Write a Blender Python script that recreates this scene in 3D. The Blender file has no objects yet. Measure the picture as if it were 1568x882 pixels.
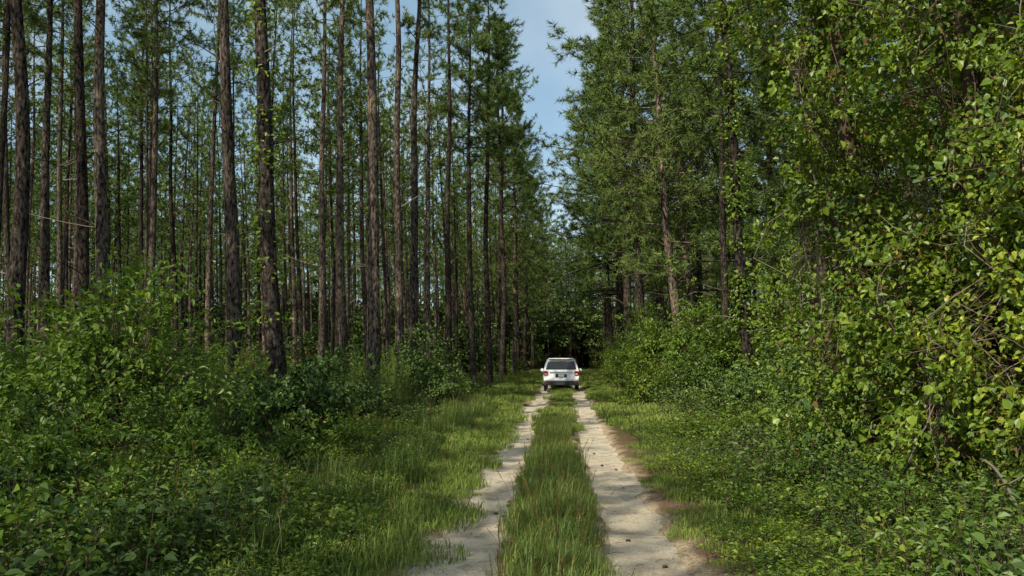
import bpy, math, random
import numpy as np
from mathutils import Vector, Matrix
rs = np.random.RandomState
S = bpy.context.scene
COL = S.collection

# ---------------------------------------------------------------- helpers
def norm(a):
    return a/np.maximum(np.linalg.norm(a,axis=-1,keepdims=True),1e-9)

class MB:
    def __init__(s): s.V=[];s.F=[];s.M=[];s.n=0;s.sm=[]
    def add(s,v,f,m=0,smooth=False):
        v=np.asarray(v,dtype=np.float32).reshape(-1,3); f=np.asarray(f,dtype=np.int64)
        if len(f)==0: return
        s.V.append(v); s.F.append(f+s.n); s.M.append(np.full(len(f),m)); s.sm.append(np.full(len(f),smooth)); s.n+=len(v)
    def mesh(s,name,mats):
        me=bpy.data.meshes.new(name)
        V=np.concatenate(s.V); me.vertices.add(len(V)); me.vertices.foreach_set('co',V.ravel())
        tot=np.concatenate([np.full(len(f),f.shape[1]) for f in s.F])
        li=np.concatenate([f.ravel() for f in s.F])
        me.loops.add(len(li)); me.loops.foreach_set('vertex_index',li.astype(np.int32))
        st=np.concatenate([[0],np.cumsum(tot)[:-1]])
        me.polygons.add(len(tot)); me.polygons.foreach_set('loop_start',st.astype(np.int32))
        me.polygons.foreach_set('loop_total',tot.astype(np.int32))
        me.polygons.foreach_set('material_index',np.concatenate(s.M).astype(np.int32))
        me.polygons.foreach_set('use_smooth',np.concatenate(s.sm).astype(bool))
        for m in mats: me.materials.append(m)
        me.update(calc_edges=True)
        return me

def tube(mb,P,R,sides,mat,jit=0,rng=None,smooth=True):
    P=np.asarray(P,float); R=np.asarray(R,float); n=len(P)
    T=norm(np.gradient(P,axis=0))
    ref=np.array([1.,0,0]) if abs(T[0][0])<.8 else np.array([0,1.,0])
    A=norm(np.cross(T,ref)); B=np.cross(T,A)
    a=np.arange(sides)*2*math.pi/sides
    rr=R[:,None]*np.ones((1,sides))
    if jit: rr=rr*(1+rng.uniform(-jit,jit,(n,sides)))
    V=P[:,None,:]+rr[...,None]*(np.cos(a)[None,:,None]*A[:,None,:]+np.sin(a)[None,:,None]*B[:,None,:])
    i=np.arange(n-1)[:,None]*sides; j=np.arange(sides)[None,:]; k=(j+1)%sides
    F=np.stack([i+j,i+k,i+sides+k,i+sides+j],-1).reshape(-1,4)
    mb.add(V,F,mat,smooth)

def leaves(mb,P,D,N,L,W,mat):
    D=norm(D); S_=norm(np.cross(D,N)); N=np.cross(S_,D)
    L=L[:,None]; W=W[:,None]
    v=np.stack([P, P+D*.25*L+S_*W*.5+N*.14*W, P+D*.62*L+S_*W*.40+N*.10*W, P+D*L-N*.16*L,
                P+D*.62*L-S_*W*.40+N*.10*W, P+D*.25*L-S_*W*.5+N*.14*W],1)
    n=len(P); b=np.arange(n)[:,None]*6
    F=np.concatenate([b+np.array([0,1,2,3]),b+np.array([0,3,4,5])])
    mb.add(v,F,mat)

def needles(mb,P,D,L,w,rng,mat):
    D=norm(D); n=len(P)
    S_=norm(np.cross(D,rng.normal(size=(n,3))))
    v=np.stack([P-S_*w/2,P+S_*w/2,P+D*L[:,None]],1)
    mb.add(v,np.arange(n)[:,None]*3+np.array([0,1,2]),mat)

def obj(name,me,loc=(0,0,0),rot=(0,0,0),sc=(1,1,1),parent=None):
    o=bpy.data.objects.new(name,me); o.location=loc; o.rotation_euler=rot; o.scale=sc
    COL.objects.link(o)
    if parent: o.parent=parent
    return o

# ---------------------------------------------------------------- materials
def newmat(name):
    m=bpy.data.materials.new(name); m.use_nodes=True
    nt=m.node_tree; nt.nodes.clear()
    return m,nt,nt.nodes,nt.links
def ramp(nd,stops):
    r=nd.new('ShaderNodeValToRGB'); e=r.color_ramp.elements
    while len(e)<len(stops): e.new(.5)
    for i,(p,c) in enumerate(stops): e[i].position=p; e[i].color=(*c,1)
    return r
def leafmat(name,stops,trans=0,gloss=0,tcol=(1.4,1.3,.5)):
    m,nt,nd,lk=newmat(name)
    g=nd.new('ShaderNodeNewGeometry'); oi=nd.new('ShaderNodeObjectInfo')
    a=nd.new('ShaderNodeMath'); a.operation='MULTIPLY_ADD'; a.inputs[1].default_value=.62
    b=nd.new('ShaderNodeMath'); b.operation='MULTIPLY_ADD'; b.inputs[1].default_value=.38; b.inputs[2].default_value=.0
    lk.new(g.outputs['Random Per Island'],a.inputs[0]); lk.new(oi.outputs['Random'],b.inputs[0]); lk.new(b.outputs[0],a.inputs[2])
    r=ramp(nd,stops); lk.new(a.outputs[0],r.inputs[0])
    p=nd.new('ShaderNodeBsdfDiffuse'); lk.new(r.outputs[0],p.inputs[0]); out=p.outputs[0]
    if gloss:
        gl=nd.new('ShaderNodeBsdfGlossy'); gl.inputs['Roughness'].default_value=.42; gl.inputs[0].default_value=(.95,.95,.88,1)
        mg=nd.new('ShaderNodeMixShader'); mg.inputs[0].default_value=gloss; lk.new(out,mg.inputs[1]); lk.new(gl.outputs[0],mg.inputs[2]); out=mg.outputs[0]
    if trans:
        t=nd.new('ShaderNodeBsdfTranslucent'); mx=nd.new('ShaderNodeMix'); mx.data_type='RGBA'; mx.blend_type='MULTIPLY'
        mx.inputs[0].default_value=1; lk.new(r.outputs[0],mx.inputs[6]); mx.inputs[7].default_value=(*tcol,1)
        lk.new(mx.outputs[2],t.inputs[0])
        ms=nd.new('ShaderNodeMixShader'); ms.inputs[0].default_value=trans
        lk.new(out,ms.inputs[1]); lk.new(t.outputs[0],ms.inputs[2]); out=ms.outputs[0]
    o=nd.new('ShaderNodeOutputMaterial'); lk.new(out,o.inputs[0])
    return m
def surf(name,stops,scale=5,stretch=(1,1,1),rough=.9,bump=.3,detail=8,dist=.02,coord='Object',spec=.3,metal=0):
    m,nt,nd,lk=newmat(name)
    tc=nd.new('ShaderNodeTexCoord'); mp=nd.new('ShaderNodeMapping'); mp.inputs['Scale'].default_value=stretch
    lk.new(tc.outputs[coord],mp.inputs[0])
    nz=nd.new('ShaderNodeTexNoise'); nz.inputs['Scale'].default_value=scale; nz.inputs['Detail'].default_value=detail; nz.inputs['Roughness'].default_value=.65
    lk.new(mp.outputs[0],nz.inputs['Vector'])
    r=ramp(nd,stops); lk.new(nz.outputs['Fac'],r.inputs[0])
    p=nd.new('ShaderNodeBsdfPrincipled'); p.inputs['Roughness'].default_value=rough; p.inputs['Specular IOR Level'].default_value=spec; p.inputs['Metallic'].default_value=metal
    lk.new(r.outputs[0],p.inputs['Base Color'])
    if bump:
        b=nd.new('ShaderNodeBump'); b.inputs['Strength'].default_value=bump; b.inputs['Distance'].default_value=dist
        lk.new(nz.outputs['Fac'],b.inputs['Height']); lk.new(b.outputs[0],p.inputs['Normal'])
    o=nd.new('ShaderNodeOutputMaterial'); lk.new(p.outputs[0],o.inputs[0])
    return m

def barkmat():
    m,nt,nd,lk=newmat('pine_bark')
    tc=nd.new('ShaderNodeTexCoord'); mp=nd.new('ShaderNodeMapping'); mp.inputs['Scale'].default_value=(1,1,.35)
    lk.new(tc.outputs['Object'],mp.inputs[0])
    nz=nd.new('ShaderNodeTexNoise'); nz.inputs['Scale'].default_value=17; nz.inputs['Detail'].default_value=5; nz.inputs['Roughness'].default_value=.72
    lk.new(mp.outputs[0],nz.inputs[0])
    r1=ramp(nd,[(.40,(.008,.007,.0065)),(.48,(.045,.039,.034)),(.60,(.105,.09,.077)),(.72,(.20,.175,.15))]); lk.new(nz.outputs['Fac'],r1.inputs[0])
    n2=nd.new('ShaderNodeTexNoise'); n2.inputs['Scale'].default_value=.9; n2.inputs['Detail'].default_value=3; lk.new(tc.outputs['Object'],n2.inputs[0])
    r2=ramp(nd,[(.35,(.7,.69,.68)),(.5,(1.1,1.04,.98)),(.68,(1.8,1.64,1.48))]); lk.new(n2.outputs['Fac'],r2.inputs[0])
    oi=nd.new('ShaderNodeObjectInfo'); r3=ramp(nd,[(0,(.5,.49,.48)),(.6,(.95,.95,.95)),(1,(2.0,1.88,1.7))]); lk.new(oi.outputs['Random'],r3.inputs[0])
    mx=nd.new('ShaderNodeMix'); mx.data_type='RGBA'; mx.blend_type='MULTIPLY'; mx.inputs[0].default_value=1
    lk.new(r1.outputs[0],mx.inputs[6]); lk.new(r2.outputs[0],mx.inputs[7])
    mx2=nd.new('ShaderNodeMix'); mx2.data_type='RGBA'; mx2.blend_type='MULTIPLY'; mx2.inputs[0].default_value=1
    lk.new(mx.outputs[2],mx2.inputs[6]); lk.new(r3.outputs[0],mx2.inputs[7])
    p=nd.new('ShaderNodeBsdfDiffuse')
    lk.new(mx2.outputs[2],p.inputs[0])
    b=nd.new('ShaderNodeBump'); b.inputs['Strength'].default_value=1; b.inputs['Distance'].default_value=.04
    lk.new(nz.outputs['Fac'],b.inputs['Height']); lk.new(b.outputs[0],p.inputs['Normal'])
    o=nd.new('ShaderNodeOutputMaterial'); lk.new(p.outputs[0],o.inputs[0])
    return m
M_bark=barkmat()
M_twig=leafmat('twig_wood',[(.2,(.06,.042,.028)),(.8,(.16,.115,.08))])
M_dead=leafmat('dead_wood',[(.2,(.14,.11,.09)),(.8,(.30,.24,.19))])
M_pine=leafmat('pine_needles',[(.05,(.06,.10,.028)),(.5,(.115,.17,.042)),(.95,(.21,.265,.075))])
M_leaf=leafmat('broad_leaf',[(.05,(.05,.095,.016)),(.45,(.10,.17,.022)),(.75,(.165,.245,.03)),(.97,(.28,.31,.04))],trans=.3,gloss=.03)
M_dark=leafmat('shrub_leaf',[(.05,(.036,.068,.016)),(.5,(.07,.12,.025)),(.95,(.13,.18,.038))],gloss=.02)
M_vine=leafmat('vine_leaf',[(.05,(.06,.11,.013)),(.4,(.13,.205,.02)),(.7,(.23,.305,.028)),(.95,(.42,.45,.05))],trans=.32,gloss=.04)
M_dry=leafmat('dry_leaf',[(.2,(.10,.055,.022)),(.6,(.18,.12,.045)),(.9,(.22,.19,.06))])
M_grass=leafmat('grass_blade',[(.05,(.06,.10,.022)),(.45,(.12,.175,.036)),(.8,(.19,.245,.055)),(.97,(.32,.30,.12))],trans=.25,gloss=.02)
M_sgrass=leafmat('grass_short',[(.05,(.09,.135,.028)),(.5,(.165,.225,.045)),(.9,(.27,.305,.08))])

# ---------------------------------------------------------------- terrain
_r=rs(3); _T=_r.rand(4096)
def n1(y,f,seed=0):
    u=np.asarray(y,float)*f+seed*37.3+500; i=np.floor(u).astype(int); t=u-i; t=t*t*(3-2*t)
    return (_T[i%4096]*(1-t)+_T[(i+1)%4096]*t)*2-1
def n2(x,y,f,seed=0):
    u=np.asarray(x,float)*f+800; v=np.asarray(y,float)*f+800; i=np.floor(u).astype(int); j=np.floor(v).astype(int)
    a=u-i;b=v-j; a=a*a*(3-2*a); b=b*b*(3-2*b)
    h=lambda p,q:_T[(p*157+q*311+seed*71)%4096]
    return (h(i,j)*(1-a)*(1-b)+h(i+1,j)*a*(1-b)+h(i,j+1)*(1-a)*b+h(i+1,j+1)*a*b)*2-1
def cx(y):
    y=np.asarray(y,float)
    return -0.16+0.16*np.clip(y/40,0,1)+.07*np.sin(y*.16+1)*np.clip(1-y/60,0,1)+.0042*np.clip(y-85,0,80)**2
TR=.86
def rutw(y,s): return .335+.05*n1(y,.35,s+2)+.05*n1(y,1.3,s+7)+.03*n1(y,4,s+9)
def gz(x,y):
    x=np.asarray(x,float); y=np.asarray(y,float); c=cx(y); d=x-c
    def rut(s): return np.exp(-(np.abs(d-s*TR)/rutw(y,s))**5)
    t=np.clip((abs(d)-1.6)/4,0,1); t=t*t*(3-2*t)
    nz=.02*n2(x,y,1.7)+.012*n2(x,y,5,1)
    return -.09*(rut(1)+rut(-1))+.05*np.exp(-(d/.45)**2)+nz*np.clip(abs(d)*.9,.5,1.6)+.20*t+.12*t*n2(x,y,.15,2)
def G(x,y): return float(gz(x,y))
xs=np.concatenate([[-900,-500,-300,-180,-120,-80,-60,-45,-35],np.arange(-28,-6,.7),np.arange(-6,-2.2,.3),np.arange(-2.2,2.8,.06),np.arange(2.8,6,.3),np.arange(6,28,.7),[30,40,50,65,85,120,180,300,500,900]])
ys=np.concatenate([[-400,-200,-100,-60,-40,-25,-12,-5],np.arange(0,30,.12),np.arange(30,70,.4),np.arange(70,180,1.2),[185,200,240,300,400,600,900,1400]])
X,Y=np.meshgrid(xs,ys); Z=gz(X,Y)
mb=MB(); nx=len(xs);ny=len(ys)
i=np.arange(ny-1)[:,None]*nx+np.arange(nx-1)[None,:]
mb.add(np.stack([X,Y,Z],-1),np.stack([i,i+1,i+nx+1,i+nx],-1).reshape(-1,4),0,True)
def groundmat():
    m,nt,nd,lk=newmat('forest_floor')
    tc=nd.new('ShaderNodeTexCoord')
    a1=nd.new('ShaderNodeTexNoise'); a1.inputs['Scale'].default_value=28; a1.inputs['Detail'].default_value=8; a1.inputs['Roughness'].default_value=.75
    a2=nd.new('ShaderNodeTexNoise'); a2.inputs['Scale'].default_value=.8; a2.inputs['Detail'].default_value=4
    lk.new(tc.outputs['Object'],a1.inputs[0]); lk.new(tc.outputs['Object'],a2.inputs[0])
    litter=ramp(nd,[(.3,(.055,.033,.02)),(.5,(.16,.098,.06)),(.62,(.26,.17,.11)),(.75,(.40,.30,.20))]); lk.new(a1.outputs[0],litter.inputs[0])
    soil=ramp(nd,[(.3,(.03,.03,.014)),(.5,(.075,.072,.028)),(.7,(.13,.12,.05))]); lk.new(a1.outputs[0],soil.inputs[0])
    sand=ramp(nd,[(.35,(.17,.12,.07)),(.5,(.37,.28,.175)),(.65,(.58,.47,.33))]); lk.new(a1.outputs[0],sand.inputs[0])
    f=ramp(nd,[(.42,(0,0,0)),(.58,(1,1,1))]); lk.new(a2.outputs[0],f.inputs[0])
    at=nd.new('ShaderNodeAttribute'); at.attribute_name='cover'; sp=nd.new('ShaderNodeSeparateColor'); lk.new(at.outputs['Color'],sp.inputs[0])
    ml=nd.new('ShaderNodeMath'); ml.operation='MULTIPLY'; lk.new(f.outputs[0],ml.inputs[0]); lk.new(sp.outputs[2],ml.inputs[1])
    mx=nd.new('ShaderNodeMix'); mx.data_type='RGBA'; lk.new(ml.outputs[0],mx.inputs[0]); lk.new(soil.outputs[0],mx.inputs[6]); lk.new(litter.outputs[0],mx.inputs[7])
    m3=nd.new('ShaderNodeMix'); m3.data_type='RGBA'; lk.new(sp.outputs[1],m3.inputs[0]); lk.new(mx.outputs[2],m3.inputs[6]); lk.new(litter.outputs[0],m3.inputs[7])
    m4=nd.new('ShaderNodeMix'); m4.data_type='RGBA'; lk.new(sp.outputs[0],m4.inputs[0]); lk.new(m3.outputs[2],m4.inputs[6]); lk.new(sand.outputs[0],m4.inputs[7])
    p=nd.new('ShaderNodeBsdfDiffuse')
    lk.new(m4.outputs[2],p.inputs[0])
    b=nd.new('ShaderNodeBump'); b.inputs['Strength'].default_value=.7; b.inputs['Distance'].default_value=.03
    lk.new(a1.outputs[0],b.inputs['Height']); lk.new(b.outputs[0],p.inputs['Normal'])
    o=nd.new('ShaderNodeOutputMaterial'); lk.new(p.outputs[0],o.inputs[0]); return m
gme=mb.mesh('ground',[groundmat()])
d=X-cx(Y); dd=np.minimum(abs(d-TR),abs(d+TR))
sandf=np.clip(1-(dd-.36)/.22+.7*n2(X,Y,4,3)+.5*n2(X,Y,11,4),0,1)
lit=np.clip((d-1.1+.25*n2(X,Y,1.2,5))/.15,0,1)*np.clip((1.8+.35*n2(X,Y,.7,6)+.15*n2(X,Y,3,7)-d)/.4,0,1)*np.clip((22-Y)/6,0,1)
ca=gme.color_attributes.new('cover','FLOAT_COLOR','POINT')
ca.data.foreach_set('color',np.stack([sandf,lit,np.clip((abs(d)-4)/2,0,1),0*lit+1],-1).astype(np.float32).ravel())
obj('ground',gme)
def sandmat():
    m,nt,nd,lk=newmat('sandy_dirt')
    tc=nd.new('ShaderNodeTexCoord')
    a1=nd.new('ShaderNodeTexNoise'); a1.inputs['Scale'].default_value=38; a1.inputs['Detail'].default_value=8; a1.inputs['Roughness'].default_value=.75
    a2=nd.new('ShaderNodeTexNoise'); a2.inputs['Scale'].default_value=2.6; a2.inputs['Detail'].default_value=9; a2.inputs['Roughness'].default_value=.75
    lk.new(tc.outputs['Object'],a1.inputs[0]); lk.new(tc.outputs['Object'],a2.inputs[0])
    a=ramp(nd,[(.3,(.38,.30,.20)),(.5,(.66,.56,.41)),(.7,(.80,.71,.55))]); lk.new(a1.outputs[0],a.inputs[0])
    lit=ramp(nd,[(.49,(0,0,0)),(.66,(.75,.75,.75))]); lk.new(a2.outputs[0],lit.inputs[0])
    b_=ramp(nd,[(.35,(.13,.09,.055)),(.65,(.38,.29,.20))]); lk.new(a1.outputs[0],b_.inputs[0])
    mx=nd.new('ShaderNodeMix'); mx.data_type='RGBA'; lk.new(lit.outputs[0],mx.inputs[0]); lk.new(a.outputs[0],mx.inputs[6]); lk.new(b_.outputs[0],mx.inputs[7])
    p=nd.new('ShaderNodeBsdfDiffuse')
    lk.new(mx.outputs[2],p.inputs[0])
    b=nd.new('ShaderNodeBump'); b.inputs['Strength'].default_value=1; b.inputs['Distance'].default_value=.09
    ad=nd.new('ShaderNodeMath'); ad.operation='MULTIPLY_ADD'; ad.inputs[1].default_value=.3; lk.new(a1.outputs[0],ad.inputs[0]); lk.new(a2.outputs[0],ad.inputs[2])
    lk.new(ad.outputs[0],b.inputs['Height']); lk.new(b.outputs[0],p.inputs['Normal'])
    o=nd.new('ShaderNodeOutputMaterial'); lk.new(p.outputs[0],o.inputs[0]); return m
mb=MB(); yy=np.concatenate([np.arange(-8,40,.12),np.arange(40,128,.6)]); xx=np.linspace(-.48,.48,17)
for s in(-1,1):
    A,B=np.meshgrid(xx,yy); XX=cx(B)+s*TR+A
    ZZ=-.050+.014*n2(XX,B,2.5,8)+.010*n2(XX,B,7,9)+.02*(A/.46)**2-.03*(abs(A)>.45)
    nx=len(xx); i=np.arange(len(yy)-1)[:,None]*nx+np.arange(nx-1)[None,:]
    mb.add(np.stack([XX,B,ZZ],-1),np.stack([i,i+1,i+nx+1,i+nx],-1).reshape(-1,4),0,True)
obj('dirt_road',mb.mesh('dirt_road',[sandmat()]))

# ---------------------------------------------------------------- pine trees
def pine(seed,H,c0,nb,Lmax,nn,nw,twigs=6,r0=.17,ndead=9,bottomheavy=False,vine=False,tf=(.45,.75,1.),nl=(.18,.30)):
    r=rs(seed); mb=MB()
    z=np.linspace(-.3,H,22); bx=.12*np.sin(z*.25+seed)+.05*np.sin(z*.7+seed*2); by=.12*np.sin(z*.21+seed*1.7)
    bx-=bx[1];by-=by[1]
    R=r0*(1-np.clip(z/H,0,1))**.75+.02; R[0]*=1.35;R[1]*=1.12
    tube(mb,np.stack([bx,by,z],1),R,12,0,.05,r)
    def ctr(h): return np.array([np.interp(h,z,bx),np.interp(h,z,by),h])
    TP=[];TD=[]
    for b in range(nb):
        t=(b+r.rand())/nb; h=c0+(H-c0-.3)*t
        az=b*2.39996+r.uniform(-.7,.7)
        irr=1+.3*math.sin(az*2+h*.9+seed)+.2*math.sin(az*3-h*1.7)
        if bottomheavy: L=Lmax*(1-t**1.7)**.8*(.55+.5*r.rand())*irr*(.75+.25*min(t*5,1))+.5
        else: L=Lmax*(.35+.65*math.sin(math.pi*min(.15+t*.8,1)))*(.5+.65*r.rand())*irr
        if t<.18 and r.rand()<.4: continue
        el=math.radians(r.uniform(-20,32)+45*t**2)
        d=np.array([math.cos(az)*math.cos(el),math.sin(az)*math.cos(el),math.sin(el)])
        u=np.linspace(0,1,6); side=np.array([-math.sin(az),math.cos(az),0])
        P=ctr(h)+np.outer(u*L,d)+np.outer(u**2*L*r.uniform(-.2,.4),[0,0,1])+np.outer(u**2*L*r.uniform(-.5,.5),side)
        rb=max(.014,R[np.searchsorted(z,h)-1]*.26)
        tube(mb,P,rb*(1-u*.75),4,0)
        for k in range(twigs):
            f=.3+.7*(k+r.rand())/twigs
            i0=min(int(f*5),4); q=P[i0]+(P[i0+1]-P[i0])*(f*5-i0) if f<1 else P[-1]
            td=norm(d*.5+side*r.uniform(-1,1)*1.3+np.array([0,0,r.uniform(-.5,.8)]))
            tl=r.uniform(.3,1.)*(1.2-f*.4)*min(L/1.8,1.3)
            e=q+td*tl
            if nn>8: tube(mb,np.array([q,e]),[.011,.005],3,0)
            for g in tf:
                TP.append(q+(e-q)*g); TD.append(td+r.normal(size=3)*.25)
        TP.append(P[-1]);TD.append(d)
    TP=np.array(TP);TD=np.array(TD)
    idx=np.repeat(np.arange(len(TP)),nn); n=len(idx)
    p=TP[idx]-TD[idx]*r.uniform(0,.10,n)[:,None]
    D=TD[idx]*r.uniform(.3,1.1,n)[:,None]+norm(r.normal(size=(n,3)))*.9
    needles(mb,p,D,r.uniform(*nl,n),nw,r,1)
    for b in range(ndead):
        h=r.uniform(2.5,c0+1); az=r.uniform(0,6.28); L=r.uniform(.25,2.1); u=np.linspace(0,1,5)
        d=np.array([math.cos(az),math.sin(az),r.uniform(-.1,.6)])
        P=ctr(h)+np.outer(u*L,d)+np.outer(np.sin(u*3)*.1*L,r.normal(size=3))
        tube(mb,P,.018*(1-u*.8)+.003,4,0 if b%3 else 2)
    if vine:
        nv=vine; h=r.uniform(.5,H*.62,nv); az=r.uniform(0,6.28,nv); clump=np.sin(h*2.1+seed)+np.sin(h*5.3)+.6*r.normal(size=nv)
        k=clump>-.1; h=h[k];az=az[k]; nv=len(h)
        o=np.stack([np.cos(az),np.sin(az),0*az],1)
        P=np.stack([np.interp(h,z,bx),np.interp(h,z,by),h],1)+o*(np.interp(h,z,R)+r.exponential(.12,nv))[:,None]
        leaves(mb,P,o+r.normal(size=(nv,3))*.6+[0,0,-.5],o+[0,0,.8]+r.normal(size=(nv,3))*.3,r.uniform(.07,.14,nv),r.uniform(.06,.1,nv),3)
    return mb.mesh('pine_mesh_%d'%seed,[M_bark,M_pine,M_dead,M_vine])
tall=[pine(s,H,c,48,2.6,13,.034,nl=(.2,.33)) for s,H,c in ((1,22,12),(2,24,13),(3,21,11.),(4,23,13.5),(5,20,11))]
thin=[pine(s,H,c,24,1.8,12,.034,ndead=14,nl=(.2,.33)) for s,H,c in ((6,22,13),(7,24,14.5))]
edge=[pine(s,H,c,88,3.6,17,.032,8,.19,5,True,nl=(.22,.38)) for s,H,c in ((11,20,4.6),(12,22,6),(13,18,4.4),(14,21,7.5))]
edgeh=[pine(s,H,c,66,2.9,16,.034,8,.18,9,True,nl=(.22,.36)) for s,H,c in ((15,25,11.5),(16,24,10.5))]
far=[pine(s,H,c,36,2.8,8,.075,5,.15,3,tf=(.6,1),nl=(.25,.42)) for s,H,c in ((21,22,9.5),(22,21,8),(23,23,11),(24,20,9))]
vined=[pine(31,22,13.5,46,2.2,12,.034,6,.17,8,False,1500,nl=(.2,.33)),pine(32,20,10,55,2.4,13,.034,6,.14,8,False,3800,nl=(.2,.33))]

rng=rs(77)
PT=[]
def put(me,x,y,s=1,fat=1,lean=None,name='pine_tree',parent=None,rz=None):
    lx=(-1.9+rng.uniform(-1.6,1.6)) if lean is None else lean
    o=obj(name,me,(x,y,G(x,y)),(0,0,0),(s*fat,s*fat,s),parent)
    q=Matrix.Rotation(math.radians(lx),3,'Y')@Matrix.Rotation(math.radians(rng.uniform(-.8,.8)),3,'X')@Matrix.Rotation(rng.uniform(0,6.28) if rz is None else rz,3,'Z')
    o.rotation_euler=q.to_euler(); PT.append((x,y)); return o
for (x,y,v,s,fat,ln) in [(-6.4,18.6,vined[0],1,1.12,-2.7),(-7.95,19.6,thin[0],1,.95,-3.2),(-5.5,24,thin[1],1,1.05,-2.4),(-6.0,34,thin[0],1.05,1.,-.6),(-5.9,30,thin[1],1,.9,-2.2),
    (-8.0,30,thin[0],1,.95,-2.0),(-13.7,20,tall[2],1.05,1.1,-3),(-13.8,23,tall[1],1,1.0,-3),(-12.6,22,tall[3],1,1.05,-2.5),
    (-7.1,44,tall[1],1,.9,-1),(-9.7,41,tall[2],1,.8,-2),(-15.5,30,tall[4],1,.85,-2),(-17.6,27,tall[0],1,.9,-2),(-5.3,39,thin[1],1,.8,-1)]:
    put(v,x,y,s,fat,ln)
for (x,y,m,s) in [(-4.35,50,edgeh[0],1.02),(-3.9,55,edgeh[1],1.05),(-5.0,47,edgeh[1],1.0),(-4.4,63,edgeh[0],1.1),(-4.1,72,edge[1],1.15),(-4.3,82,edge[3],1.2),(-4.0,92,edge[0],1.15),(-3.4,102,edge[1],1.1)]: put(m,x,y,s,.95,-.8)
for (x,y,m,s,fat,ln) in [(5.7,25,vined[1],1,1.05,-3),(6.4,32,tall[0],.9,.9,-1.5),(5.4,37,edge[0],1.1,1.0,-2.5),(4.5,44,edge[1],1.2,1.05,-2),(8.2,36,edge[2],1.15,1,-2),
    (7.4,46,edge[3],1.2,1,-2),(4.4,52,edge[0],1.35,1.0,-2),(9.5,29,edge[1],.95,1,-2),(12.5,34,edge[2],1.1,1,-1),(4.5,62,edge[2],1.45,1.0,-1),(10.6,41,edge[0],1.1,1,-1),
    (4.5,74,edge[3],1.25,1.1,-1),(12,24,tall[2],1,1.1,-1.5),(8.3,19.5,tall[1],1,1,-1.5),(15,30,edge[3],1,1,-1),(4.8,86,edge[1],1.15,1.1,-1),(9.4,55,edge[2],1.2,1,-1),(5.2,97,edge[0],1.15,1,-1)]:
    put(m,x,y,s,fat,ln)
# unseen trees beside and behind the viewpoint, added to shade road and verge
for (x,y,v,s) in [(-9.8,-7.5,4,1.05),(-12.8,-4.4,0,1),(-12.4,2.6,1,1),(-15.2,5.5,4,1),(-16.5,-.5,2,1),(-13.8,-11,1,1),(-19,2,0,1),(-18,9,1,1),(-21.5,12,3,1),(-19.5,-5.5,4,1)]:
    put(tall[v],x,y,s,1)
farp=obj('distant_pine_forest',None)
def ok(x,y,d):
    return all((x-a)**2+(y-b)**2>d*d for a,b in PT[:75])
def stand(side):
    for row in range(22):
        x0=(-6.2-3.4*row) if side<0 else (6.8+3.6*row)
        y=12+rng.uniform(0,3)
        while y<152:
            y+=rng.uniform(1.9,5.3)+(.8 if y>90 else 0)
            x=x0+rng.uniform(-1.3,1.3)+(float(cx(y)) if y>85 else 0)*(1 if row<12 else .6)
            if not (-.78*y-3 < x < .62*y+3): continue
            if y<29 and abs(x)<16: continue
            if side<0 and y<42 and x>-9.5: continue
            if side>0 and y<50 and abs(x)<11: continue
            if rng.rand()<.14 or not ok(x,y,2.2): continue
            if y<42: put(tall[rng.randint(5)],x,y,rng.uniform(.85,1.1),rng.uniform(.5,.9))
            else: put(far[rng.randint(4)],x,y,rng.uniform(.85,1.12),rng.uniform(.5,.95),None,'pine',farp)
stand(-1); stand(1)
for k in range(130):
    y=rng.uniform(112,152); x=float(cx(118))+rng.uniform(-20,24)
    if abs(x-float(cx(y)))>3.5 or y>128: put(far[rng.randint(4)],x,y,rng.uniform(.75,1),1,None,'pine',farp)

# ---------------------------------------------------------------- shrubs
def shrub(seed,H,R,ncl,nl,ls,mats,stem=7,low=.12,shell=.5,aspect=.6,droop=.2):
    r=rs(seed); mb=MB()
    u=r.normal(size=(ncl,3)); u=norm(u); rad=r.uniform(shell,1,ncl)[:,None]
    lump=1+.42*np.sin(u[:,:1]*4+seed)+.38*np.sin(u[:,1:2]*5+u[:,2:]*4+seed)+.25*(r.rand(ncl,1)<.12)
    C=u*rad*lump*np.array([R,R,H*.5*(1-low)])+np.array([0,0,H*(.5+low*.5)])
    C=C[C[:,2]>H*low*.5]
    st=[np.array([r.normal()*R*.12,r.normal()*R*.12,0]) for _ in range(stem)]
    for c in C:
        s=st[r.randint(stem)]; t=np.linspace(0,1,5)[:,None]
        ctrl=np.array([s[0]*.5+c[0]*.35,s[1]*.5+c[1]*.35,c[2]*.75])
        P=(1-t)**2*s+2*t*(1-t)*ctrl+t**2*c
        if r.rand()<.5: tube(mb,P,np.linspace(.006+.004*H,.003,5),3,1)
    idx=np.repeat(np.arange(len(C)),nl); n=len(idx)
    off=norm(r.normal(size=(n,3)))*r.uniform(0,1,n)[:,None]**.5*R*.21*np.array([1,1,.75])
    P=C[idx]+off
    out=norm(P-np.array([0,0,H*.45]))
    D=off*1.2/R+out*.5+r.normal(size=(n,3))*.45-np.array([0,0,droop])
    N=out*.35+np.array([0,0,.9])+r.normal(size=(n,3))*.4
    L=ls*r.uniform(.6,1.25,n)
    leaves(mb,P,D,N,L,L*aspect*r.uniform(.8,1.2,n),0)
    return mb.mesh('shrub_mesh_%d'%seed,mats)
shL=[shrub(s,H,R,ncl,20,.11,[M_leaf,M_twig]) for s,H,R,ncl in((41,2.0,1.0,120),(42,1.5,.95,100),(43,2.6,1.1,140))]
shD=[shrub(s,H,R,ncl,20,.115,[M_dark,M_twig]) for s,H,R,ncl in((44,1.8,1.1,120),(45,1.4,1.0,100),(46,2.4,1.1,130))]
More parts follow.
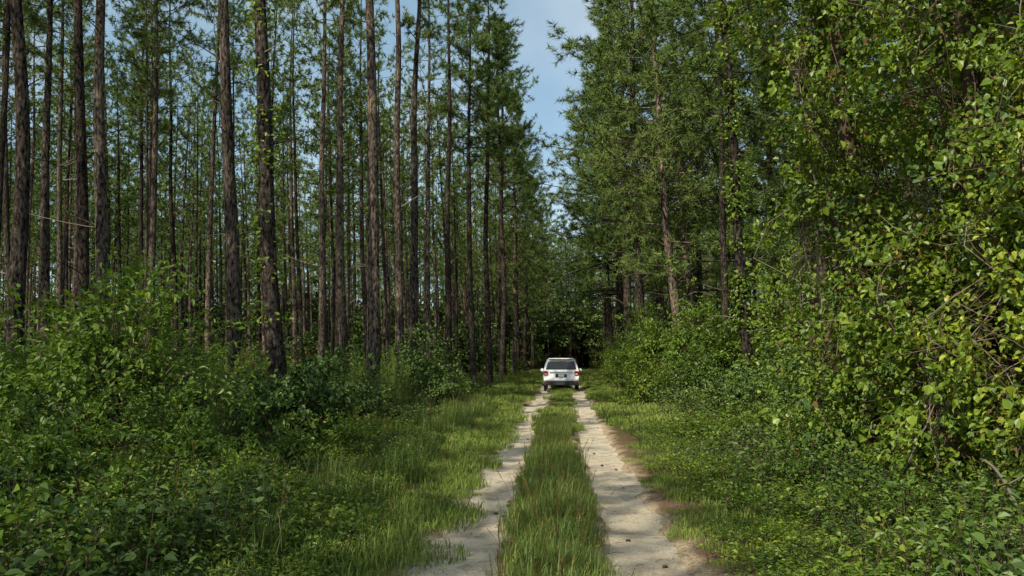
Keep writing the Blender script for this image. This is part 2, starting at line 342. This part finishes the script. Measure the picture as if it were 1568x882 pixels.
sapl=[shrub(s,H,R,ncl,18,.16,[M_leaf if s%2 else M_dark,M_twig],3,.22,.25) for s,H,R,ncl in((51,5,1.6,190),(52,6,1.7,200),(53,4.2,1.5,170))]
fsh=[shrub(s,H,R,ncl,14,.24,[m,M_twig],3,.1,.25) for s,H,R,ncl,m in((54,5,1.8,90,M_dark),(55,3,1.6,80,M_dark),(56,2.2,1.4,70,M_sgrass),(57,1.8,1.3,60,M_dry))]
big=[shrub(61,3.4,1.5,300,24,.105,[M_leaf,M_twig],9,.05,.45)]
dry=[shrub(65,1.6,.9,80,16,.08,[M_dry,M_twig],10,.05,.2,.35)]
nsh=[shrub(s,1.1,.55,60,15,.085,[M_leaf,M_twig],6,.1,.2,.5) for s in (66,67,68)]
def fennel(seed):
    r=rs(seed); mb=MB()
    for k in range(12):
        b=r.normal(size=2)*.22; H=r.uniform(1.2,2.2); e=b+r.normal(size=2)*.25; t=np.linspace(0,1,7)
        P=np.stack([b[0]+(e[0]-b[0])*t**2,b[1]+(e[1]-b[1])*t**2,H*t],1); tube(mb,P,.008*(1-t*.7),3,1)
        n=320; f=r.uniform(.15,1,n); p=np.stack([np.interp(f,t,P[:,i]) for i in range(3)],1)
        needles(mb,p,norm(r.normal(size=(n,3)))+[0,0,.7],r.uniform(.08,.2,n)*(1.2-f*.6),.009,r,0)
    return mb.mesh('fennel_%d'%seed,[M_sgrass,M_twig])
fen=[fennel(71),fennel(72)]
def bush(me,x,y,s=1,name='shrub',parent=None,sz=None):
    return obj(name,me,(x,y,G(x,y)-.03),(rng.uniform(-.08,.08),rng.uniform(-.08,.08),rng.uniform(0,6.28)),(s,s,sz or s*rng.uniform(.9,1.1)),parent)
bush(big[0],-6.9,12.2,1.0); bush(shL[2],-5.6,10.6,.55); bush(shL[0],-7.9,10.8,.85)
for x,y,s in [(-4.1,7.4,.8),(-5.2,8.1,1),(-3.5,8.8,.75),(-5.9,9.0,1.1),(-4.5,10,1),(-4.9,6.6,.7),(-3.9,11.8,1),(-6.9,9.4,1.1),(-3.4,6.2,.6),(3.4,8.2,.55),(4.3,7.2,.7),(3.0,10.4,.6),(3.5,12.2,.9),(-3.6,13.6,.8)]:
    bush(nsh[rng.randint(3)],x,y,s,'leafy_shrub')
for x,y,m,s in [(-5.3,14.5,shD[0],.65),(-7.4,15.5,shD[2],.65),(-8.8,15,shD[0],.85),(-10.6,16,shL[2],.8),(-5.9,16.8,shD[1],.85),(-9.6,19,shD[2],.75),(-7.8,21.6,shD[0],.8),
    (-4.9,19.8,shD[1],.75),(-6.6,23.5,shD[0],.8),(-4.6,27.5,shD[2],1.0),(-4.1,26.2,shD[0],.75),(-5.6,27.2,shD[2],.8),(-4.4,31,shD[1],.8),(-12,14,shD[2],.8),(-14.,17,shD[0],.9)]:
    bush(m,x,y,s)
for x,y in [(-6.3,15.2),(-6.9,16.2),(-7.1,18.6),(-5.0,21.5),(-8.6,17.5),(-4.6,17.5),(-5.4,25.5),(-4.6,23.8)]: bush(fen[rng.randint(2)],x,y,.9,'dog_fennel')
for x,y,m,s in [(3.0,30,shL[0],.95),(3.6,33,sapl[2],.8),(3.4,37,sapl[0],.7),(4.6,30.5,sapl[0],.78),(4.3,27,shL[2],.85),(5.3,27,sapl[2],.85),(6.6,24,sapl[0],.75),(7.4,21.5,sapl[2],.9),
    (3.9,19,shD[0],.7),(4.9,19,shD[2],.8),(4.3,16.6,shD[0],.7),(5.4,16.5,shD[2],.8),(5.2,22,shD[1],1),(4.4,22.5,shL[1],.8),(6.5,17.5,shD[2],1.),(7.7,17,sapl[0],.7),(5.1,14.6,shD[0],.8),(6.3,15,shD[2],.9),
    (3.2,42,shL[2],.8),(3.6,46,sapl[2],.7),(3.5,52,shL[0],1),(8.8,22,sapl[1],.85),(10,18,sapl[1],.8),(3.9,59,sapl[0],.7),(4.5,41,sapl[1],.7),(4.0,13.2,shL[1],.6),(3.5,15.2,shL[1],.6)]:
    bush(m,x,y,s,'young_tree' if m in sapl else 'shrub')
ug=obj('forest_undergrowth',None)
for side in(-1,1):
    for n in range(380):
        y=rng.uniform(18,115); x=side*rng.uniform(4.2,min(.75*y+3,60))
        x+=float(cx(y))
        if side<0 and y<30 and x>-8.5: continue
        if side>0 and y<30 and x<8: continue
        r_=rng.rand()
        if y>48: m=fsh[rng.randint(1 if rng.rand()<.65 else 0,4)]; s=rng.uniform(.7,1.2)
        elif r_<.2: m=dry[0];s=1.1
        elif r_<.55: m=shL[rng.randint(3)];s=rng.uniform(.5,.9)
        else: m=shD[rng.randint(3)];s=rng.uniform(.5,.9)
        if abs(x-float(cx(y)))<5.5: s*=.7
        bush(m,x,y,s,'undergrowth_shrub',ug)
for k in range(330):
    y=rng.uniform(105,165); x=rng.uniform(-.75*y,.6*y)
    if abs(x-float(cx(y)))<3 and y<128: continue
    bush(fsh[0],x,y,rng.uniform(1.3,2.5),'undergrowth_shrub',ug)
for k in range(60):
    y=rng.uniform(129,150); x=rng.uniform(-6,26)
    bush(fsh[rng.randint(2)],x,y,rng.uniform(1.2,2.4),'undergrowth_shrub',ug)

def patch(seed,R,H,npl,mats,ls):
    r=rs(seed); mb=MB(); 
    pp=r.uniform(-R,R,(npl,2)); pp=pp[(pp**2).sum(1)<R*R]
    for p in pp:
        h=H*r.uniform(.35,1.1); e=p+r.normal(size=2)*h*.3; t=np.linspace(0,1,4)
        P=np.stack([p[0]+(e[0]-p[0])*t,p[1]+(e[1]-p[1])*t,h*t],1); tube(mb,P,.004*(1-t*.5),3,1)
        n=r.randint(7,15); f=r.uniform(.25,1,n)**.6; q=np.stack([np.interp(f,t,P[:,i]) for i in range(3)],1)
        az=r.uniform(0,6.28,n); D=np.stack([np.cos(az),np.sin(az),r.uniform(-.3,.6,n)],1)
        q=q+D*r.uniform(0,.06,n)[:,None]
        L=ls*r.uniform(.5,1.3,n)
        leaves(mb,q,D,np.array([0,0,1.])+r.normal(size=(n,3))*.35,L,L*r.uniform(.4,.75,n),0)
    return mb.mesh('patch_%d'%seed,mats)
pat=[patch(80+i,.8,.45,100,[[M_leaf,M_dark,M_leaf][i%3],M_twig],.07) for i in range(5)]
pats=[patch(90+i,.75,.22,125,[[M_leaf,M_vine,M_dark][i%3],M_twig],.05) for i in range(4)]
gc=obj('ground_cover_plants',None)
def scatter(n,fx,ms,s0,s1,par,name,ylo,yhi,pw=1.0,avoid=None):
    for k in range(n):
        y=ylo+(yhi-ylo)*rng.rand()**pw; lo,hi=fx(y); x=rng.uniform(lo,hi)
        s=rng.uniform(s0,s1)
        obj(name,ms[rng.randint(len(ms))],(x,y,G(x,y)-.01),(0,0,rng.uniform(0,6.28)),(s,s,s*rng.uniform(.5,1.6)),par)
scatter(165,lambda y:(-.8*y-1.5,-2.6-.06*y),pat+pats,.7,1.2,gc,'plant_patch',4.2,17,1.2)
scatter(90,lambda y:(-.8*y-1.5,-3.-.04*y),pat+shD[1:2],.6,1.1,gc,'plant_patch',14,32)
scatter(70,lambda y:(-2.9-.05*y,-2.0-.05*y),pats,.6,1.0,gc,'plant_patch',5,18)
scatter(180,lambda y:(2.3+.03*y,.62*y+1),pats+pat,.6,1.15,gc,'plant_patch',4.5,18,1.1)
scatter(90,lambda y:(1.85+.01*y,2.6+.03*y),pats,.45,.9,gc,'plant_patch',6,20)
scatter(60,lambda y:(3.0,.5*y),pat,.8,1.4,gc,'plant_patch',17,34)
scatter(100,lambda y:(-9,-3.4),pats+pat,.8,1.5,gc,'plant_patch',28,70)
scatter(100,lambda y:(3.4,9),pats+pat,.8,1.5,gc,'plant_patch',28,70)

# ---------------------------------------------------------------- grass
def grass(seed,R,H,n,w,mat,head=0):
    r=rs(seed); mb=MB()
    a=r.uniform(0,6.28,n); q=R*np.sqrt(r.rand(n)); b=np.stack([q*np.cos(a),q*np.sin(a),0*a],1)
    h=H*r.uniform(.3,1.2,n); az=r.uniform(0,6.28,n); ln=h*r.uniform(.1,.85,n)
    o=np.stack([np.cos(az),np.sin(az),0*az],1); s=np.stack([-np.sin(az),np.cos(az),0*az],1)
    W=w*r.uniform(.6,1.2,n)[:,None]; up=np.array([0,0,1.])
    m1=b+o*(ln*.25)[:,None]+up*(h*.5)[:,None]; m2=b+o*(ln*.6)[:,None]+up*(h*.85)[:,None]; tp=b+o*ln[:,None]+up*(h*.98)[:,None]
    v=np.stack([b-s*W*.5,b+s*W*.5,m1+s*W*.5,m1-s*W*.5,m2+s*W*.32,m2-s*W*.32,tp],1)
    k=np.arange(n)[:,None]*7
    mb.add(v,np.concatenate([k+np.array([0,1,2,3]),k+np.array([3,2,4,5])]),0)
    mb.F.append(k+np.array([5,4,6])); mb.M.append(np.zeros(n)); mb.sm.append(np.zeros(n,bool))
    for j in range(head):
        x,y=r.normal(size=2)*R*.5; H2=H*r.uniform(1.2,1.7); t=np.linspace(0,1,4); l=r.normal(size=2)*.08
        P=np.stack([x+l[0]*t**2,y+l[1]*t**2,H2*t],1); tube(mb,P,[.0025,.002,.002,.004],3,1)
        nn=14; f=r.uniform(.8,1,nn); pq=np.stack([np.interp(f,t,P[:,i]) for i in range(3)],1)
        needles(mb,pq,r.normal(size=(nn,3))+[0,0,1.5],np.full(nn,.03),.006,r,1)
    return mb.mesh('grass_%d'%seed,[mat,M_dry])
gt=[grass(100+i,.28,.34,280,.008,M_grass,2) for i in range(4)]
gs=[grass(110+i,.45,.13,480,.009,M_sgrass,1) for i in range(4)]
gf=[grass(120+i,.6,.22,380,.02,M_sgrass,2) for i in range(3)]
gr=obj('grass',None)
def gsc(n,c0,wd,ms,s0,s1,ylo,yhi,pw=1.3,gap=0):
    for k in range(n):
        y=ylo+(yhi-ylo)*rng.rand()**pw; x=float(cx(y))+c0(y)+rng.uniform(-1,1)*wd(y)
        if gap and float(n2(x,y,.9,12))<gap: continue
        s=rng.uniform(s0,s1)
        obj('grass_tuft',ms[rng.randint(len(ms))],(x,y,G(x,y)-.01),(0,0,rng.uniform(0,6.28)),(s,s,s*rng.uniform(.6,1.25)),gr)
gsc(200,lambda y:0,lambda y:.29,gt,.5,1.1,4.5,22)
gsc(110,lambda y:0,lambda y:.48,gt,.2,.45,4.5,22)
gsc(160,lambda y:0,lambda y:.38,gf,.4,.8,20,110)
gsc(320,lambda y:-(2.05+.018*y),lambda y:.75+.02*y,gs,.7,1.3,4.5,26,1.3,-.45)
gsc(90,lambda y:-(1.42),lambda y:.24,gs,.25,.6,4.5,26)
gsc(120,lambda y:(2.3+.01*y),lambda y:.6+.01*y,gs,.5,1.1,9,26,1)
gsc(50,lambda y:(1.9),lambda y:.55,gs,.3,.7,4.5,18,1)
gsc(260,lambda y:-(2.7),lambda y:1.2,gf,.5,1.1,22,110)
gsc(240,lambda y:(2.6),lambda y:1.1,gf,.5,1.1,22,110)
gsc(60,lambda y:-(3.2),lambda y:1.,gt,.9,1.5,7,30)

# ---------------------------------------------------------------- vine-smothered trees on the right
def vinecol(seed,h,r0,nl,trunkr=.14,lean=0.):
    r=rs(seed); mb=MB()
    t=np.linspace(0,1,14); ax=lean*t*h+.12*np.sin(t*7+seed); ay=.12*np.sin(t*6+seed*2)
    tube(mb,np.stack([ax,ay,t*h-.2],1),trunkr*(1-t*.6),9,1,.08,r)
    def rad(a,z):
        u=z/h
        return r0*(.60+.32*np.sin(a*2+z*1.1+seed)+.28*np.sin(a*3-z*2.0+seed*2)+.2*np.sin(a*5+z*3.7)+.14*np.sin(z*6+a))*(np.clip((1.04-u)*3.2,.1,1))*(.85+.35*np.sin(u*3))
    for k in range(60):
        a=r.uniform(0,6.28); z=np.linspace(r.uniform(0,.3)*h,r.uniform(.35,.9)*h,12); aa=a+.25*np.sin(z*1.3+k)+np.cumsum(r.normal(size=12))*.05
        q=np.maximum(rad(aa,z)*r.uniform(.5,1.0),.1)
        P=np.stack([np.interp(z/h,t,ax)+q*np.cos(aa),np.interp(z/h,t,ay)+q*np.sin(aa),z],1)
        tube(mb,P,np.full(12,r.uniform(.003,.008)),4,1 if k%3 else 2)
    for k in range(150):
        z=r.uniform(.1,.97)*h; a=r.uniform(0,6.28); q=float(rad(a,z)); o=np.array([math.cos(a),math.sin(a),0])
        b=np.array([np.interp(z/h,t,ax),np.interp(z/h,t,ay),z])+o*q*.3; e=b+o*(q*.8+r.uniform(0,.25))+np.array([r.normal()*.2,r.normal()*.2,r.uniform(-.4,.4)])
        tube(mb,np.array([b,(b+e)/2+r.normal(size=3)*.05,e]),[.008,.006,.003],3,2 if k%2 else 1)
    nc=nl//14; z=h*r.uniform(.0,1,nc); a=r.uniform(0,6.28,nc)
    lowgap=(np.sin(a*3+z*2.3+seed)+np.sin(z*4.1-a*2))*.5
    keep=(lowgap>-.45)|(r.rand(nc)<.2)
    z=z[keep];a=a[keep]; q=np.maximum(rad(a,z),.12)*(1-.4*r.rand(len(z))**2)+.06*r.normal(size=len(z))
    C=np.stack([np.interp(z/h,t,ax)+q*np.cos(a),np.interp(z/h,t,ay)+q*np.sin(a),z],1)
    idx=np.repeat(np.arange(len(C)),14); n=len(idx)
    o=np.stack([np.cos(a),np.sin(a),0*a],1)[idx]
    spray=norm(o[::14]*.6+r.normal(size=(len(C),3))*.6+[0,0,-.1])[idx]
    P=C[idx]+spray*r.uniform(-.05,.34,n)[:,None]+r.normal(size=(n,3))*.055
    P[:,2]=np.maximum(P[:,2],.05)
    D=o*.5+r.normal(size=(n,3))*.6+np.array([0,0,-.5])
    N=o*.55+np.array([0,0,.75])+r.normal(size=(n,3))*.45
    L=r.uniform(.055,.095,n)*np.where(r.rand(n)<.10,1.5,1); 
    cl=(r.rand(len(C))<.14)[idx]
    W_=L*r.uniform(.5,.95,n)
    leaves(mb,P[~cl],D[~cl],N[~cl],L[~cl],W_[~cl],0); leaves(mb,P[cl],D[cl],N[cl],L[cl],W_[cl],4)
    k=r.rand(n)<.14
    leaves(mb,P[k]-o[k]*.15,D[k],N[k],L[k]*.8,L[k]*.5,3)
    return mb.mesh('vine_mesh_%d'%seed,[M_vine,M_twig,M_dead,M_dry,M_dark])
for (x,y,h,r0,nl,ln,sd_) in [(4.3,11.9,10.5,1.25,30000,-.02,201),(5.3,10.2,10.5,1.35,36000,-.03,202),(5.1,8.9,4.6,.8,10000,0,203),(6.3,8.6,10,1.3,26000,-.02,204),(6.6,12.4,11.5,1.7,26000,0,205),(4.55,10.2,3.2,.75,8000,0,206)]:
    obj('vine_covered_tree',vinecol(sd_,h,r0,nl,.14,ln),(x,y,G(x,y)))

mb=MB(); r=rs(5); t=np.linspace(0,1,7)
tube(mb,np.stack([-.1+.5*t,.1*t,.75-.72*t+.08*np.sin(t*5)],1),.020*(1-.4*t[::-1]),7,0,.12,r)
tube(mb,np.stack([.08+.3*t,.03-.2*t,.5+.25*t],1),.010*(1-.6*t),5,0)
obj('fallen_branch',mb.mesh('fallen_branch',[M_dead]),(4.0,7.9,G(4.0,7.9)))
mb=MB()
for k in range(170):
    y=5.5+28*r.rand()**1.5; s=r.choice([-1,1]); x=float(cx(y))+s*TR+r.uniform(-.4,.4)*(1 if k%2 else 1.2)
    z=max(G(x,y),-.05)+.004; L=r.uniform(.03,.18); a=r.uniform(0,3.14)
    if k%7==0:
        q=np.array([[x,y,z],[x+.015,y,z+.012],[x+.04,y+.01,z+.01],[x+.055,y+.012,z]]); tube(mb,q,[.004,.016,.014,.004],6,0)
    else:
        tube(mb,np.array([[x,y,z],[x+math.cos(a)*L*.5,y+math.sin(a)*L*.5,z+.008],[x+math.cos(a)*L,y+math.sin(a)*L,z]]),[.003,.003,.002],4,0)
obj('pine_cones_and_sticks',mb.mesh('debris',[M_twig]))

# ---------------------------------------------------------------- white SUV
def flat(name,c,rough=.4,spec=.5,metal=0,coat=0):
    m=surf(name,[(.3,tuple(v*.93 for v in c)),(.7,c)],3,rough=rough,bump=0,spec=spec,metal=metal)
    if coat: m.node_tree.nodes['Principled BSDF'].inputs['Coat Weight'].default_value=coat
    return m
Mw=flat('white_paint',(.86,.86,.85),.3,.5,0,.6); Mg=flat('tinted_glass',(.015,.018,.02),.12,.5); Mk=flat('black_plastic',(.025,.025,.027),.6)
Mr=flat('red_lamp',(.35,.02,.015),.2); Mt=flat('tyre_rubber',(.02,.02,.02),.85); Mm=flat('alloy',(.5,.5,.52),.3,.5,.9); Mp=flat('plate',(.6,.62,.6),.4); Mc=flat('clear_lamp',(.55,.5,.48),.15)
suv=obj('white_suv',None,(0.02,44.6,-.05))
st=[(0.0,.36,1.10,1.76,.90,.97,.70,.42),(.30,.33,1.10,1.80,.97,1.0,.74,.42),(1.2,.30,1.09,1.82,.98,1.0,.76,.1),(2.3,.30,1.06,1.80,.98,1.0,.76,0),
 (3.0,.30,1.04,1.70,.98,1.0,.73,-.05),(3.75,.30,1.02,1.13,.98,.98,.80,-.05),(4.6,.32,.95,1.03,.96,.95,.76,0),(4.95,.38,.80,.88,.85,.86,.66,0)]
V=[]
for (y,zb,ze,zt,wl,we,wt,rk) in st:
    pr=[(wl*.92,zb,0),(wl,zb+.10,-.02 if y==0 else 0),(wl,.62,-.05 if y==0 else 0),(we,.80,0),(we-.01,ze,.03*(y==0)),((we+wt)/2+.02,(ze+zt)/2+.02,rk*.5),(wt+.02,zt-.07,rk*.9),(wt-.10,zt,rk)]
    ring=[(a,y+c,b) for a,b,c in pr]+[(-a,y+c,b) for a,b,c in pr[::-1]]
    V.append(ring)
V=np.array(V); n=V.shape[1]
mb=MB(); i=np.arange(len(V)-1)[:,None]*n; j=np.arange(n)[None,:]; k=(j+1)%n
mb.add(V,np.stack([i+j,i+n+j,i+n+k,i+k],-1).reshape(-1,4),0,True)
mb.add(V[0],np.array([[q,q+1,n-2-q,n-1-q] for q in range(n//2-1)]),0)
mb.add(V[-1],np.array([[q,n-1-q,n-2-q,q+1] for q in range(n//2-1)]),0)
obj('body',mb.mesh('suv_body',[Mw]),parent=suv)
import bmesh
def box(name,mat,c,s,rot=(0,0,0),bev=.02,taper=1):
    me=bpy.data.meshes.new(name)
    bm=bmesh.new(); bmesh.ops.create_cube(bm,size=1)
    for v in bm.verts:
        v.co.x*=s[0]*(taper if v.co.z>0 else 1); v.co.y*=s[1]; v.co.z*=s[2]
    if bev: bmesh.ops.bevel(bm,geom=bm.edges[:],offset=bev,segments=2,affect='EDGES')
    bm.to_mesh(me); bm.free(); me.materials.append(mat)
    return obj(name,me,c,rot,parent=suv)
rk=math.atan2(.42,.66)*.9
box('rear_window',Mg,(0,.165,1.42),(1.50,.03,.44),(-rk,0,0),.012,.86)
box('window_surround',Mk,(0,.18,1.42),(1.66,.03,.50),(-rk,0,0),.012,.86)
box('roof_spoiler',Mw,(0,.36,1.775),(1.36,.34,.05),(-.06,0,0),.02)
box('brake_light',Mr,(0,.18,1.735),(.5,.02,.02),(0,0,0),.004)
for s in(-1,1):
    box('tail_light',Mr,(s*.84,.0,1.0),(.24,.12,.24),(0,0,s*.12),.03)
    box('tail_light_lens',Mc,(s*.83,-.06,.95),(.16,.03,.06),(0,0,s*.12),.01)
    box('reflector',Mr,(s*.78,-.135,.55),(.18,.02,.04),(0,0,0),.008)
    box('exhaust_tip',Mm,(s*.62,-.08,.33),(.12,.12,.06),(0,0,0),.02)
    box('roof_rail',Mk,(s*.66,1.6,1.85),(.04,2.1,.04),(0,0,0),.015)
    box('door_mirror',Mw,(s*1.1,3.15,1.12),(.2,.12,.17),(0,0,0),.04)
    box('side_window',Mg,(s*.895,1.35,1.40),(.02,1.7,.36),(0,s*-.36,0),.008)
    box('front_side_window',Mg,(s*.895,2.65,1.37),(.02,.75,.34),(0,s*-.36,0),.008)
    for y in(.95,3.95):
        for nm,m,rad,w,dx in(('tyre',Mt,.37,.25,.87),('wheel_rim',Mm,.24,.27,.87)):
            mb=MB(); a=np.linspace(-w/2,w/2,6); rr=np.array([.0,.9,1,1,.9,.0])*rad
            tube(mb,np.stack([a+s*dx,a*0+y,a*0+.38],1),rr+.001,24,0,smooth=False); obj(nm,mb.mesh(nm,[m]),parent=suv)
box('rear_bumper',Mw,(0,-.05,.66),(1.88,.16,.18),(0,0,0),.05)
box('bumper_lower',Mk,(0,-.06,.46),(1.86,.16,.24),(0,0,0),.04)
box('chrome_strip',Mm,(0,-.005,1.045),(1.25,.05,.05),(0,0,0),.01)
box('tailgate_recess',Mk,(0,-.018,.87),(.62,.05,.18),(0,0,0),.012)
box('number_plate',Mp,(0,-.05,.87),(.31,.02,.15),(0,0,0),.005)
box('rear_wiper',Mk,(.1,.06,1.25),(.5,.02,.025),(-rk,0.1,0),.005)

# ---------------------------------------------------------------- light, sky, camera
el=math.radians(42); sd=Vector((-.53,-.848,0)).normalized()*math.cos(el); sd.z=math.sin(el)
L=bpy.data.lights.new('sun','SUN'); L.energy=5; L.angle=math.radians(.5); L.color=(1,.94,.78)
so=bpy.data.objects.new('sun',L); COL.objects.link(so); so.rotation_euler=sd.to_track_quat('Z','Y').to_euler(); so.location=(-20,-20,40)
W=bpy.data.worlds.new('World'); S.world=W; W.use_nodes=True; nt=W.node_tree
bg=nt.nodes['Background']; sk=nt.nodes.new('ShaderNodeTexSky'); sk.sky_type='NISHITA'; sk.sun_disc=False
sk.sun_elevation=el; sk.sun_rotation=math.atan2(sd.x,sd.y); sk.air_density=.8; sk.dust_density=1.5; sk.ozone_density=.8
ad=nt.nodes.new('ShaderNodeMix'); ad.data_type='RGBA'; ad.blend_type='ADD'; ad.inputs[0].default_value=1
tc=nt.nodes.new('ShaderNodeTexCoord'); nz=nt.nodes.new('ShaderNodeTexNoise'); nz.inputs['Scale'].default_value=5; nz.inputs['Detail'].default_value=5
nt.links.new(tc.outputs['Generated'],nz.inputs[0])
rp=nt.nodes.new('ShaderNodeValToRGB'); rp.color_ramp.elements[0].position=.42; rp.color_ramp.elements[0].color=(1.4,2.2,2.3,1); rp.color_ramp.elements[1].position=.7; rp.color_ramp.elements[1].color=(3.2,3.6,3.3,1)
nt.links.new(nz.outputs[0],rp.inputs[0]); nt.links.new(sk.outputs[0],ad.inputs[6]); nt.links.new(rp.outputs[0],ad.inputs[7])
nt.links.new(ad.outputs[2],bg.inputs[0]); bg.inputs[1].default_value=.115
S.view_settings.view_transform='Standard'; S.view_settings.look='None'; S.view_settings.exposure=0
cd=bpy.data.cameras.new('camera'); cam=bpy.data.objects.new('camera',cd); COL.objects.link(cam)
cd.lens=28.7; cd.sensor_width=36; cd.clip_end=3000; cd.clip_start=.05
cam.location=(0,0,1.85); cam.rotation_euler=(math.radians(94.8),0,math.radians(3.4)); S.camera=cam
print('objs',len(bpy.data.objects))
